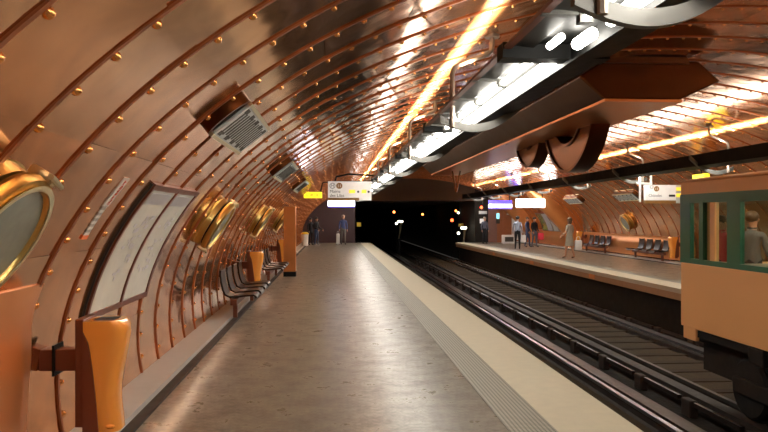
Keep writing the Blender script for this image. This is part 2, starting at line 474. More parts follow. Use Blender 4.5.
# ------------------------------------------------------------------ tracks
def rail(x, lab, head='rail_head'):
    r = empty('rail', (x, 20, -1.19), lab, 'rail', 'running rails')
    MB().prism([(x-.07, -1.19), (x+.07, -1.19), (x+.02, -1.15), (x+.02, -1.05), (x-.02, -1.05), (x-.02, -1.15)], Y0+.3, 89).build('rail_web', 'rail_rust', r)
    MB().box(x-.035, x+.035, Y0+.3, 89, -1.05, -1.0).build('rail_head', head, r)
rail(2.9, 'running rail hidden close under the near platform edge')
rail(4.2, 'bright steel rail nearest the near platform')
rail(5.62, 'dull steel rail in the middle left of the far track', 'dull_steel')
rail(7.0, 'bright steel rail nearest the far platform', 'rail_bright')
def roll(x, w, lab, m='roll_way'):
    tag(MB().box(x-w/2, x+w/2, Y0+.3, 89, -1.18, -1.02).build('rolling_track', m), lab, 'track plate', 'steel rolling plates')
roll(4.44, .22, 'broad brownish steel rolling plate beside the near bright rail')
roll(2.64, .22, 'steel rolling plate in shade under near platform edge')
roll(5.36, .2, 'steel rolling plate left of the dull middle rail', 'roll_dark')
roll(7.28, .2, 'steel rolling plate close to the far platform', 'roll_dark')
def guide(x, lab, vis):
    g = empty('guide_bar', (x, 20, -1.19), lab, 'guide rail', 'guide bars on insulators')
    y = 2.0; n = 0
    while y < 42:
        MB().box(x-.03, x+.03, y, y+1.1, -1.02, -.96).build('bar_section', 'roll_way' if vis else 'rail_rust', g)
        if vis: MB().box(x-.028, x+.0, y, y+1.1, -.962, -.957).build('worn_top', 'rail_head', g)
        MB().box(x-.06, x+.06, y+1.14, y+1.4, -1.19, -.95, bev=.02).build('insulator', 'insulator', g)
        y += 1.55
guide(4.98, 'broken line of shiny guide bar between the two tracks', True)
guide(7.5, 'guide bar under the far platform edge', False)
tag(MB().box(5.75, 6.9, Y0+.3, 89, -1.19, -1.13).build('ballast', 'ballast'), 'dirty brown ballast between the far track rails', 'ballast', kind='stuff')
tag(MB().box(3.0, 4.1, Y0+.3, 89, -1.19, -1.15).build('ballast', 'ballast'), 'dark ballast between the near track rails', 'ballast', kind='stuff')
sl = MB().box(5.3, 7.25, -.11, .11, -.05, .05, bev=.01).build('sleeper', 'sleeper_wood', local=True)
sl.location = (0, 5.5, -1.165)
tag(sl, 'dark wooden sleeper across the far track in dirty ballast', 'sleeper', 'sleepers of the far track')
for i in range(1, 52):
    c = sl.copy(); COL.objects.link(c); c.location = (0, 5.5+.72*i, -1.165)
# ------------------------------------------------------------------ lighting gantries
BEAM = 120
def gantry(side):
    f = (lambda x: x) if side == 'L' else (lambda x: 2*CX-x)
    lab = 'long black lighting gantry hanging over the near platform edge' if side == 'L' else 'long black lighting gantry hanging over the far platform edge'
    g = empty('lighting_gantry', (f(1.6), 18, 2.6), lab, 'light fixture')
    E = EYE
    ya, yb = Y0+.2, Y1-.6
    def pr(prof, y0, y1, name, m):
        return MB().prism([(f(a), E+b) for a, b in prof], y0, y1).build(name, m, g)
    # left rim, slanted reflector, roof plate, cable duct
    pr([(1.21, 1.19), (1.26, 1.19), (1.26, 1.235), (1.21, 1.215)], ya, yb, 'edge_rail', 'brown_steel')
    pr([(1.26, 1.22), (1.42, 1.20), (1.42, 1.22), (1.26, 1.235)], ya, yb, 'reflector', 'reflector')
    pr([(1.26, 1.236), (1.40, 1.221), (1.40, 1.33), (1.34, 1.31)], ya, yb, 'side_beam', 'black_metal')
    pr([(1.40, 1.23), (1.69, 1.23), (1.69, 1.30), (1.40, 1.30)], ya, yb, 'tube_tray', 'black_metal')
    pr([(1.69, 1.105), (1.98, 1.15), (1.98, 1.38), (1.69, 1.38)] if side == 'L' else [(1.69, 1.085), (1.98, 1.12), (1.98, 1.38), (1.69, 1.38)], ya, yb, 'cable_duct', 'black_metal')
    pr([(1.38, 1.30), (1.66, 1.30), (1.66, 1.33), (1.38, 1.33)], ya, yb, 'uplight_tray', 'grey_metal')
    # tubes
    y = -4.05 if side == 'L' else -3.6
    t = None; k = 0
    while y < yb-1:
        for x, z, r in ((1.62, 1.15, .04), (1.48, 1.17, .025)):
            a_, b_ = y+.05, y+.96
            if side == 'L' and 3.9 < y < 4.4: a_, b_ = (4.28, 4.55) if r > .03 else (4.45, 4.7)
            MB().tube([(f(x), a_, E+z), (f(x), b_, E+z)], r, 8).build('light_tube', 'tube_light', g, smooth=True)
        m = MB().box(min(f(1.22), f(1.5)), max(f(1.22), f(1.5)), y-.028, y+.028, E+1.185, E+1.21)
        m.box(min(f(1.44), f(1.52)), max(f(1.44), f(1.52)), y-.035, y+.035, E+1.14, E+1.21)
        m.build('cross_bracket', 'bracket_grey', g)
        y += 1.01; k += 1
    y = ya+.3
    while y < yb-2.2:
        MB().box(min(f(1.42), f(1.62)), max(f(1.42), f(1.62)), y, y+2.0, E+1.331, E+1.352).build('uplight_diffuser', 'up_light', g)
        la = bpy.data.lights.new('uplight_beam', 'AREA'); la.shape = 'RECTANGLE'; la.size = .05; la.size_y = 2.0; la.energy = BEAM; la.color = (1, .88, .68); la.spread = math.radians(32)
        lo = bpy.data.objects.new('uplight_beam', la); COL.objects.link(lo); lo.location = (f(1.46), y+1.0, E+1.37); lo.rotation_euler = (PI, 0, 0)
        lo.parent = g; lo.matrix_parent_inverse = world(g).inverted()
        y += 2.12
    hoops = [3.35+4.27*i for i in range(-2, 10)] if side == 'L' else [2.1+4.25*i for i in range(-1, 10)]
    for j, y in enumerate(hoops):
        if not ya+.3 < y < yb-.3: continue
        # hoop: flat curved strap below the tubes
        m = MB(); pts = []
        for q in range(17):
            a = q/16; x = 1.17+a*.99
            z = 1.03-.32*math.sin(PI*min(1, a*1.0))*.42+.24*a**2.2
            pts.append((x, z))
        prof = [(x, z) for x, z in pts]+[(x, z+.105) for x, z in pts[::-1]]
        vs0 = None
        for q in range(16):
            (xa, za), (xb, zb) = pts[q], pts[q+1]
            m.prism([(f(xa), E+za), (f(xb), E+zb), (f(xb), E+zb+.088), (f(xa), E+za+.088)], y-.03, y+.03)
        bmesh.ops.remove_doubles(m.bm, verts=m.bm.verts, dist=.0005)
        m.build('hoop', 'grey_metal', g, smooth=True)
        # hanger pipe to the vault
        xt = 1.74; zt = P(sx(xt))[1]
        pth = [(1.30, .98), (1.30, 1.3), (1.30, 1.56), (1.32, 1.63), (1.38, 1.67), (1.68, 1.78), (1.73, 1.82), (xt, 1.88), (xt, zt-E-.01)]
        m = MB().tube([(f(a), y-.05, E+b) for a, b in pth], .028, 8)
        m.tube([(f(xt), y-.05, zt-.035), (f(xt), y-.05, zt-.005)], .085, 12)
        m.build('hanger_pipe', 'steel_pipe', g, smooth=True)
        # black cross panel closing a lamp bay
        yy = y+1.62
        if yy < yb: MB().box(min(f(1.2), f(1.98)), max(f(1.2), f(1.98)), yy-.09, yy+.09, E+1.13, E+1.24).build('cross_panel', 'black_metal', g)
    return g
gantry('L'); gantry('R')
# ------------------------------------------------------------------ ventilation duct and wheels under the crown
E = EYE
hexp = [(3.66, 2.10), (4.05, 1.76), (5.2, 1.76), (5.86, 2.06), (5.5, 2.36), (4.0, 2.32)]
d = empty('ventilation_duct', (4.8, 20, E+1.76), 'long dark copper duct hanging under the crown of the vault', 'duct')
yF, yB = 10.2, 28.6
MB().prism([(a, E+b) for a, b in hexp], yF, yB).build('duct_body', 'duct_copper', d, bevel=.03)
MB().prism([(4.03, E+1.72), (5.22, E+1.72), (5.22, E+1.76), (4.03, E+1.76)], yF-.06, yB).build('bottom_flange', 'copper_satin', d)
MB().prism([(4.0, E+2.30), (5.35, E+2.30), (5.3, E+2.40), (4.1, E+2.40)], yF-.05, yB).build('top_collar', 'copper_dark', d)
m = MB()
for y in [yF+.5+k*.6 for k in range(30)]:
    m.prism([(3.655, E+2.11), (4.045, E+1.77), (4.06, E+1.78), (3.67, E+2.12)], y-.02, y+.02)
m.build('flank_seams', 'copper_dark', d)
m = MB()
for k in range(26):
    dome(m.bm, Vector((3.78+k*.08, yF-.005, E+2.24-.0005*k)), Vector((0, -1, 0)), .012)
for f_ in m.bm.faces: f_.material_index = 0
m.build('end_rivets', 'rivet_copper', d)['kind'] = 'stuff'
def wheel(x, y, zc, R, r, th, lab):
    o = empty('gear_ornament', (x+th/2, y, E+zc-R), lab, 'gear', 'copper gears in the vault')
    mx = Matrix.Translation((x, y, E+zc)) @ Matrix.Rotation(PI/2, 4, 'Y')
    MB().lathe([(R-.05, .04), (R-.05, th-.04), (r+.04, th-.04), (r+.04, .04)], 72, mx, True).build('wheel_web', 'copper_dark', o, smooth=True, ang=30)
    MB().lathe([(R, 0), (R, th), (R-.06, th), (R-.06, 0)], 72, mx, True).build('outer_rim', 'duct_copper', o, smooth=True, ang=30)
    MB().lathe([(r+.05, .0), (r+.05, th), (r, th), (r, 0)], 72, mx, True).build('inner_rim', 'copper_dark', o, smooth=True, ang=30)
    return o
wheel(4.75, 14.0, 2.55, 1.64, 1.05, .36, 'large copper gear ring hanging out of the duct, the nearer one')
wheel(4.75, 16.9, 2.5, 1.28, .8, .3, 'smaller copper gear ring behind the large one under the duct')
vb = empty('hanging_bracket', (4.7, 26.5, E+1), 'thin V-shaped copper bracket hanging under the far end of duct', 'bracket')
for u0, u1 in ((451, 456), (461.5, 456.5)):
    MB().tube([atY(u0, 163, 25.8), atY(u1, 192, 25.8)], .035, 8).build('strut', 'copper_dark', vb, smooth=True)
# ------------------------------------------------------------------ wall furniture
SP = s_z(1.57)
def porthole(side, y, lab, zz=1.57):
    o = empty('porthole', frame(side, s_z(zz), y), lab, 'porthole', 'brass portholes in the copper wall')
    R = .335
    MB().lathe([(R+.05, -.03), (R+.05, .015), (R, .025), (R-.01, .09), (R-.05, .09), (R-.05, -.03)], 48, closed=True).build('wall_collar', 'brass', o, smooth=True, local=True)
    MB().lathe([(R-.04, .07), (R-.04, .115), (R-.1, .115), (R-.1, .07)], 48, closed=True).build('gap_ring', 'dark_gap', o, smooth=True, local=True)
    MB().lathe([(R+.0, .115), (R+.01, .14), (R, .18), (R-.03, .195), (R-.045, .195), (R-.055, .18), (R-.055, .115)], 48, closed=True).build('front_ring', 'brass', o, smooth=True, local=True)
    MB().lathe([(R-.02, .196), (R-.015, .201), (R-.042, .201), (R-.042, .196)], 48, closed=True).build('ring_face', 'pale_brass', o, smooth=True, local=True)
    MB().lathe([(0, .16), (R-.05, .16), (R-.05, .175), (0, .180)], 48).build('glass', 'porthole_glass', o, smooth=True, local=True)
    for a in (PI*.42, PI*1.42):
        c, s_ = math.cos(a), math.sin(a)
        m = MB()
        m.box(-.02, .03, -.035, .035, .08, .2, Matrix.Translation((c*(R+.01), s_*(R+.01), 0)) @ Matrix.Rotation(a, 4, 'Z'), bev=.01)
        m.tube([(c*(R+.02)-s_*.09, s_*(R+.02)+c*.09, .2), (c*(R+.02)+s_*.09, s_*(R+.02)-c*.09, .2)], .014, 8)
        m.build('hinge', 'pale_brass', o, smooth=True, local=True)
    return o
porthole('L', 3.08, 'brass porthole cut by the left edge of the photo')
porthole('L', 8.95, 'brass porthole on the left wall just past the framed maps')
porthole('L', 14.5, 'brass porthole on the left wall above the copper bin')
porthole('L', 19.9, 'brass porthole on the left wall farthest along, near the post')
porthole('R', 26.8, 'brass porthole on the far right wall above the copper bench back', 1.44)
# framed maps
def mapframe(side, y0, y1, n, z0, z1, paper, lab, group=None, wid=.05):
    a, b = s_z(z0), s_z(z1)
    if side == 'R': a, b = L-b, L-a
    x, z = P((a+b)/2)
    o = empty('map_frame' if side == 'L' else 'poster_frame', (x, (y0+y1)/2, z0), lab, 'poster frame', group)
    pw = (y1-y0)/n
    m = MB()
    m.arc(a-.03, a+.02, 0, .034, y0-.03, y1+.03, n=1); m.arc(b-.02, b+.03, 0, .034, y0-.03, y1+.03, n=1)
    m.arc(a, b, 0, .034, y1-.03, y1+.03)
    for k in range(n): m.arc(a, b, 0, .037, y0+pw*k-.022, y0+pw*k+.022)
    m.build('frame', 'brown_steel', o)
    m = MB().arc(a-.02, b+.02, 0, .022, y0-.055, y0-.035); m.build('side_strip', 'dark_gap', o)
    for k in range(n):
        pn = MB().arc(a+.02, b-.02, .005, .024, y0+pw*k+.02, y0+pw*(k+1)-.03)
        q = pn.build('map_sheet' if side == 'L' else 'poster', paper[k % len(paper)], o, smooth=True)
        if side == 'L':
            t = MB(); r = random.Random(k)
            t.arc(b-.16, b-.05, .025, .0262, y0+pw*k+.1, y0+pw*(k+1)-.1)
            for _ in range(26):
                ss = a+.25+r.random()*(b-a-.5); yy = y0+pw*k+.2+r.random()*.42
                t.arc(ss, ss+.012+r.random()*.03, .025, .026, yy, yy+.02+r.random()*.09, n=1)
            t.build('map_print', 'map_print', q)['kind'] = 'stuff'
    return o
mapframe('L', 5.40, 7.08, 2, .85, 1.84, ['map_paper'], 'pair of pale maps in a dark brown frame on the left wall')
mapframe('R', 35.0, 38.7, 4, .85, 1.80, ['poster_pale', 'poster_pale', 'map_print', 'poster_green'], 'row of four glossy posters on the far right wall beyond the woman')
# warning strip between two ribs
s1 = s_z(1.74); ys = 4.50+.06
st = empty('warning_strip', (P(s1)[0], 4.71, 1.49), 'white and grey warning strip with red lettering on the copper wall', 'sign')
sa, sb, sc_ = s_z(1.50), s_z(1.665), s_z(1.92)
MB().arc(s_z(1.675), s_z(1.86), .004, .011, 4.655, 4.765).build('notice', 'white_tape', st)
dl = (s_z(1.67)-s_z(1.485))/10
for k in range(10):
    s0 = s_z(1.485)+k*dl
    MB().arc(s0, s0+dl, .004, .010, 4.665, 4.75, n=1).build('tape_band', 'grey_tape' if k % 2 else 'white_tape', st)
MB().arc(s_z(1.485)-.03, s_z(1.485), .004, .011, 4.655, 4.76, n=1).build('end_tape', 'orange_tape', st)
fm = frame('L', s_z(1.77), 4.725)
mxt = fm @ Matrix.Translation((0, 0, .0175)) @ Matrix.Rotation(PI/2, 4, 'Z')
text('lettering', 'INTERDIT', .046, 'red_ink', mxt, st, ext=.002, align='CENTER')
# projecting grille cabinets
def grille(side, y0, y1, lab):
    zc0, zc1 = 2.315, 2.465
    a, b = s_z(zc0), s_z(zc1); mid = (a+b)/2; hw = .165
    o = empty('grille_cabinet', frame(side, mid, (y0+y1)/2), lab, 'ventilation grille', 'grille cabinets high on the walls')
    w = (y1-y0)/2
    # copper collar with rounded ends
    ol = []
    for sg_ in (1, -1):
        for k in range(13):
            t = -PI/2+PI*k/12; ol.append((sg_*(w-.02+.11*math.cos(t)), sg_*(hw+.03)*math.sin(t)))
    m = MB(); n = len(ol)
    ro = [[m.bm.verts.new((x*fx, y*fy, z)) for x, y in ol] for fx, fy, z in ((1, 1, -.03), (1, 1, .085), (1-.03/w, .86, .085), (1-.03/w, .86, -.03))]
    for a_, b_ in zip(ro, ro[1:]+ro[:1]):
        for k in range(n): m.bm.faces.new((a_[k], a_[(k+1) % n], b_[(k+1) % n], b_[k]))
    m.build('collar', 'duct_copper', o, local=True, smooth=True)
    MB().prism([(x*.97, y*.86) for x, y in ol], -.02, .03, axis='z').build('recess', 'dark_gap', o, local=True)
    MB().box(-w+.04, w-.04, -hw+.02, hw-.02, -.02, .08).build('case', 'dark_gap', o, local=True)
    MB().box(-w+.06, w-.06, -hw, hw, .08, .105, bev=.006).build('front_panel', 'grille_grey', o, local=True)
    MB().box(-w+.03, w-.03, hw, hw+.03, .06, .11).build('edge_bar', 'pale_brass', o, local=True)
    MB().box(-w+.03, w-.03, -hw-.03, -hw, .06, .11).build('edge_bar', 'pale_brass', o, local=True)
    m = MB()
    for k in range(5):
        xx = -w*.78+k*w*.39
        for s_ in (-1, 1): m.box(xx-.06, xx+.06, s_*hw*.78-.022, s_*hw*.78+.022, .104, .108)
    m.build('slots', 'slot_dark', o, local=True)['kind'] = 'stuff'
    m = MB(); r = random.Random(3)
    for k in range(14):
        xx = -w*.8+k*w*1.6/13
        for q in range(3):
            c = -hw*.45+q*hw*.45; l = .05+.03*r.random()
            m.box(xx-.018, xx+.018, c-l*.8, c+l*.8, .104, .109)
    m.build('louvres', 'slot_dark', o, local=True)['kind'] = 'stuff'
    return o
grille('L', 5.15, 6.72, 'grey grille cabinet high on the left wall, nearest the camera')
grille('L', 10.55, 12.1, 'grey grille cabinet high on the left wall, second along')
grille('L', 15.95, 17.5, 'grey grille cabinet high on the left wall, third along')
grille('R', 29.8, 31.6, 'grey grille cabinet on the far right wall above the woman')
grille('R', 24.1, 25.9, 'grey grille cabinet on the far right wall behind the direction sign')
# copper bench backs: low bulging sheets along the foot of the wall
def bulge(side, y0, y1, lab, z1=.95, h=.2):
    a, b = .03, s_z(z1)
    m = MB()
    n = 14; rows = []
    for i in range(n+1):
        f = i/n; s = a+(b-a)*f
        hh = .015+h*(math.sin(PI*min(1, .12+f*.88))**.55 if f < 1 else 0)*(1 if f < .55 else math.cos((f-.55)/.45*PI/2)**.8)
        row = []
        for j in range(7):
            g = j/6; e = min(g, 1-g)*6; q = hh*(.15 if e < .5 else 1) if True else hh
            ss = s if side == 'L' else L-s
            ed = min(.45, (y1-y0)*.3)
            yy = (y0, y0+ed*.3, y0+ed, (y0+y1)/2, y1-ed, y1-ed*.3, y1)[j]
            q = .01+(hh-.01)*(0, .55, 1, 1, 1, .55, 0)[j]
            x, z = P(ss, q); row.append(m.bm.verts.new((x, yy, z)))
        rows.append(row)
    for i in range(n):
        for j in range(6): m.bm.faces.new((rows[i][j], rows[i][j+1], rows[i+1][j+1], rows[i+1][j]))
    # close at the wall
    for j in range(6):
        for i in (0, n):
            ss = a if i == 0 else b
            ss = ss if side == 'L' else L-ss
            v0, v1 = rows[i][j], rows[i][j+1]
            w0 = m.bm.verts.new((*P(ss, .0)[:1], v0.co.y, P(ss, 0)[1])); w1 = m.bm.verts.new((P(ss, 0)[0], v1.co.y, P(ss, 0)[1]))
            m.bm.faces.new((v0, v1, w1, w0))
    bmesh.ops.remove_doubles(m.bm, verts=m.bm.verts, dist=.0005)
    o = m.build('bench_back', 'copper_satin', smooth=True, ang=50)
    tag(o, lab, 'copper panel', 'low copper bench backs')
    for k in range(int((y1-y0)/.3)):
        yy = y0+.25+k*.3
        if yy > y1-.15: break
    return o
bulge('L', 1.0, 4.4, 'bulging polished copper sheet at bottom left corner below the nearest porthole', 1.2, .2)
bulge('R', 22.2, 33.0, 'long bright copper bench back along the far right platform', .9, .12)
bulge('R', 34.6, 39.6, 'copper bench back under the four posters on the right', .9, .12)
# wall mounted litter bins
def bin_(side, y, lab):
    sg = 1 if side == 'L' else -1
    xw = -1.9 if side == 'L' else 2*CX+1.9
    o = empty('litter_bin', (xw+sg*.3, y, .22), lab, 'litter bin', 'orange copper bins on wall arms')
    X = lambda v: xw+sg*v
    def bx(v0, v1, a, b, z0, z1, name, m, bev=.006):
        return MB().box(min(X(v0), X(v1)), max(X(v0), X(v1)), a, b, z0, z1, bev=bev).build(name, m, o)
    bx(.0, .27, y-.06, y+.06, .60, .74, 'wall_arm', 'brown_steel')
    bx(.09, .105, y-.08, y+.08, .57, .77, 'arm_flange', 'black_metal', 0)
    bx(.25, .305, y-.125, y+.125, .25, .945, 'back_plate', 'brown_steel')
    # front shell: curved, wider at the top, waisted
    m = MB(); rows = []
    nz = 18
    for i in range(nz+1):
        f = i/nz; z = .21+.72*f
        dep = .205+.045*f**1.3+.012*math.sin(f*PI*2+2.2)-.012*math.exp(-((f-.3)/.22)**2)
        hw_ = .125+.012*f
        if f > .93: dep -= (f-.93)*.5
        row = []
        for k in range(13):
            a = -PI/2+PI*k/12
            cx_ = math.copysign(abs(math.cos(a))**.45, math.cos(a)); cy_ = math.copysign(abs(math.sin(a))**.6, math.sin(a))
            row.append(m.bm.verts.new((X(.305+dep*cx_), y+hw_*cy_, z)))
        rows.append(row)
    for i in range(nz):
        for k in range(12): m.bm.faces.new((rows[i][k], rows[i][k+1], rows[i+1][k+1], rows[i+1][k]))
    m.bm.faces.new(rows[0]); m.bm.faces.new(rows[-1][::-1])
    for i in range(nz): m.bm.faces.new((rows[i][0], rows[i+1][0], rows[i+1][-1], rows[i][-1]))
    m.build('shell', 'orange_copper', o, smooth=True, ang=45)
    # darker side cheek, hugging the back, narrowing upward
    for s_ in (-1, 1):
        m = MB(); pf = []
        for i in range(11):
            f = i/10; pf.append((X(.305+.10*(1-f)**.5+.0), .205+.66*f))
        m.prism(pf+[(X(.305), .865), (X(.305), .205)], y+s_*.141-.006, y+s_*.141+.006)
        m.build('side_cheek', 'brown_steel', o)
    bx(.35, .48, y-.08, y+.08, .922, .932, 'opening', 'dark_gap', 0)
    MB().ball(Vector((X(.475), y-.13, .255)), .02, 8, (1.6, 1, .8)).build('lock', 'orange_copper', o, smooth=True)
    return o
bin_('L', 4.74, 'large copper-orange litter bin on a wall arm at the lower left')
bin_('L', 13.75, 'copper-orange litter bin between the two rows of brown seats')
bin_('L', 20.9, 'copper-orange litter bin behind the square copper post')
bin_('R', 22.9, 'copper litter bin on the right wall beside the train end')
bin_('R', 31.9, 'copper litter bin on the right wall next to the woman in beige')
bin_('R', 39.3, 'copper litter bin under the arch beyond the posters')
# seats
def bench(side, y0, n, sp, lab):
    sg = 1 if side == 'L' else -1
    xw = -1.9 if side == 'L' else 2*CX+1.9
    X = lambda v: xw+sg*v
    o = empty('seat_row', (X(.45), y0+sp*(n-1)/2, .068), lab, 'seats', 'rows of brown seats')
    MB().box(min(X(.36), X(.46)), max(X(.36), X(.46)), y0-.3, y0+sp*(n-1)+.3, .27, .36, bev=.01).build('beam', 'brown_steel', o)
    for yy in (y0-.1, y0+sp*(n-1)+.1):
        MB().box(min(X(.38), X(.44)), max(X(.38), X(.44)), yy-.04, yy+.04, .068, .27).build('foot', 'brown_steel', o)
    prof = [(.215, .79), (.21, .73), (.225, .61), (.25, .50), (.28, .43), (.34, .40), (.45, .405), (.60, .42), (.70, .425), (.74, .40), (.75, .37)]
    for k in range(n):
        y = y0+k*sp; m = MB()
        top, bot = [], []
        for i, (a, z) in enumerate(prof):
            p0 = prof[max(i-1, 0)]; p1 = prof[min(i+1, len(prof)-1)]
            tx, tz = p1[0]-p0[0], p1[1]-p0[1]; l = math.hypot(tx, tz); nx, nz_ = tz/l, -tx/l
            top.append((a, z)); bot.append((a+nx*.028, z+nz_*.028))
        W = .21
        rt, rb = [], []
        for (a, z), (a2, z2) in zip(top, bot):
            rt.append([m.bm.verts.new((X(a), y+W*j/3, z-.012*(1-(abs(j)/3)**2))) for j in range(-3, 4)])
            rb.append([m.bm.verts.new((X(a2), y+W*j/3, z2-.012*(1-(abs(j)/3)**2))) for j in range(-3, 4)])
        for i in range(len(prof)-1):
            for j in range(6):
                m.bm.faces.new((rt[i][j], rt[i][j+1], rt[i+1][j+1], rt[i+1][j])); m.bm.faces.new((rb[i][j], rb[i][j+1], rb[i+1][j+1], rb[i+1][j]))
            for j in (0, 6): m.bm.faces.new((rt[i][j], rt[i+1][j], rb[i+1][j], rb[i][j]))
        for i in (0, len(prof)-1):
            for j in range(6): m.bm.faces.new((rt[i][j], rt[i][j+1], rb[i][j+1], rb[i][j]))
        m.build('seat', 'seat_brown', o, smooth=True)
        MB().box(min(X(.38), X(.44)), max(X(.38), X(.44)), y-.06, y+.06, .35, .40).build('seat_mount', 'brown_steel', o)
    return o
bench('L', 10.95, 4, .66, 'row of glossy brown seats on left wall nearest the camera')
bench('L', 16.45, 4, .66, 'row of glossy brown seats on left wall just before the post')
bench('R', 23.75, 4, .66, 'row of four dark seats on far right platform nearest the train')
bench('R', 28.9, 4, .66, 'row of four dark seats on far right platform nearer the woman')
# square copper post
p = empty('copper_post', (-1.16, 19.05, 0), 'square copper-clad post standing on near platform past the seats', 'post')
MB().box(-1.32, -1.0, 18.9, 19.2, .13, 1.88, bev=.012).build('shaft', 'copper_satin', p)
MB().box(-1.325, -.995, 18.895, 19.205, 0, .13).build('base', 'black_metal', p)
# copper arches of the side passages on the right
def arch(y, th, lab, H=.75):
    a, b = .02, s_z(3.15); n = 30; K = 10
    m = MB(); rows = []
    for i in range(n+1):
        f = i/n; ss = L-(a+(b-a)*f); row = []
        big = .22+.78*math.sin(PI*min(1, f*.9+.02))**.8 if f < .5 else .22+.78*math.sin(PI*(f*.9+.02))**.8
        for j in range(K+1):
            t = PI*j/K; x, z = P(ss, -.01+(H*big)*math.sin(t)**.7)
            row.append(m.bm.verts.new((x, y+th/2-th/2*math.cos(t), z)))
        rows.append(row)
    for i in range(n):
        for j in range(K): m.bm.faces.new((rows[i][j], rows[i][j+1], rows[i+1][j+1], rows[i+1][j]))
        m.bm.faces.new((rows[i][0], rows[i+1][0], rows[i+1][K], rows[i][K]))
    m.bm.faces.new(rows[0]); m.bm.faces.new(rows[-1])
    tag(m.build('passage_arch', 'copper_satin', smooth=True), lab, 'arch', 'copper arches on the far wall')
arch(33.3, 1.0, 'curved copper arch swelling from the far wall above the posters')
arch(40.4, 1.0, 'curved copper arch near the end of the far platform')
# ------------------------------------------------------------------ signs
def face_mx(x, y, z): return Matrix.Translation((x, y, z)) @ Matrix.Rotation(PI/2, 4, 'X')
def disc(x, y, z, r, m, par, name, r0=0):
    mm = Matrix.Translation((x, y, z)) @ Matrix.Rotation(PI/2, 4, 'X')
    pr = [(r0, 0), (r, 0), (r, .006), (r0, .006)] if r0 else [(0, 0), (r, 0), (r, .006), (0, .006)]
    return MB().lathe(pr, 24, mm, bool(r0)).build(name, m, par)
YS = 20.6
a, b = atY(328, 200.3, YS), atY(371.5, 181.5, YS)
sg = empty('direction_sign', ((a.x+b.x)/2, YS, a.z), 'white direction sign hanging over the near platform reading Mairie des Lilas', 'sign')
xm = atY(359.2, 190, YS).x
MB().box(a.x, xm, YS, YS+.12, a.z+.075, b.z, bev=.005).build('panel', 'sign_white', sg)
MB().box(xm, b.x, YS, YS+.12, a.z, b.z, bev=.005).build('side_panel', 'sign_white', sg)
MB().box(a.x-.01, xm, YS, YS+.12, a.z, a.z+.073).build('brown_stripe', 'sign_brown', sg)
zt = b.z-.13
disc(a.x+.13, YS-.002, zt, .085, 'ink_grey', sg, 'metro_emblem', .07)
text('emblem_letter', 'M', .13, 'ink_grey', face_mx(a.x+.13, YS-.003, zt-.045), sg, align='CENTER')
disc(a.x+.33, YS-.002, zt, .09, 'sign_brown', sg, 'line_disc')
text('line_number', '11', .12, 'sign_white', face_mx(a.x+.33, YS-.012, zt-.042), sg, align='CENTER')
text('lettering', 'Mairie', .125, 'ink', face_mx(a.x+.05, YS-.003, b.z-.335), sg)
text('lettering', 'des Lilas', .125, 'ink', face_mx(a.x+.05, YS-.003, b.z-.455), sg)
for u, w in ((352, .09), (364, .07)):
    q = atY(u, 191.5, YS); MB().box(q.x-w, q.x+w, YS-.005, YS, q.z-.05, q.z+.05).build('yellow_pictogram', 'sign_gold', sg)
for u in (358.2, 368.6):
    q = atY(u, 191.8, YS); disc(q.x, YS-.004, q.z, .032, 'ink', sg, 'dot')
zz = b.z+.0
MB().tube([(a.x+.2, YS+.06, b.z-.01), (a.x+.25, YS+.06, b.z+.14), (a.x+.6, YS+.06, b.z+.22), (1.3, YS+.06, b.z+.17)], .025, 8).build('support_arm', 'black_metal', sg, smooth=True)
# lit box below
c, e = atY(328, 207, YS+.5), atY(354.8, 200.6, YS+.5)
bx_ = empty('lit_sign_box', ((c.x+e.x)/2, YS+.55, c.z), 'white glowing sign box just below the near direction sign', 'sign')
MB().box(c.x, e.x, YS+.5, YS+.62, c.z+.02, e.z, bev=.01).build('lit_face', 'sign_lit', bx_)
MB().box(c.x, e.x, YS+.5, YS+.62, c.z, c.z+.018).build('blue_edge', 'sign_blue', bx_)
MB().box(c.x+.1, c.x+.14, YS+.55, YS+.59, e.z, e.z+.2).build('hanger', 'black_metal', bx_)
MB().box(e.x-.14, e.x-.1, YS+.55, YS+.59, e.z, e.z+.2).build('hanger', 'black_metal', bx_)
# yellow exit sign
YE = 22.2
c, e = atY(303.8, 198, YE), atY(322, 192, YE)
y_ = empty('exit_sign', ((c.x+e.x)/2, YE, c.z), 'yellow lit exit sign on the left beside the near direction sign', 'sign')
MB().box(c.x, e.x, YE, YE+.1, c.z, e.z, bev=.01).build('lit_panel', 'sign_yellow', y_)
text('lettering', 'SORTIE', .13, 'ink', face_mx((c.x+e.x)/2-.02, YE-.003, (c.z+e.z)/2-.045), y_, align='CENTER')
MB().tube([(e.x-.05, YE+.05, e.z), (e.x+.02, YE+.05, e.z+.3), (e.x+.3, YE+.05, e.z+.33), (1.25, YE+.05, e.z+.36)], .02, 8).build('support_arm', 'black_metal', y_, smooth=True)
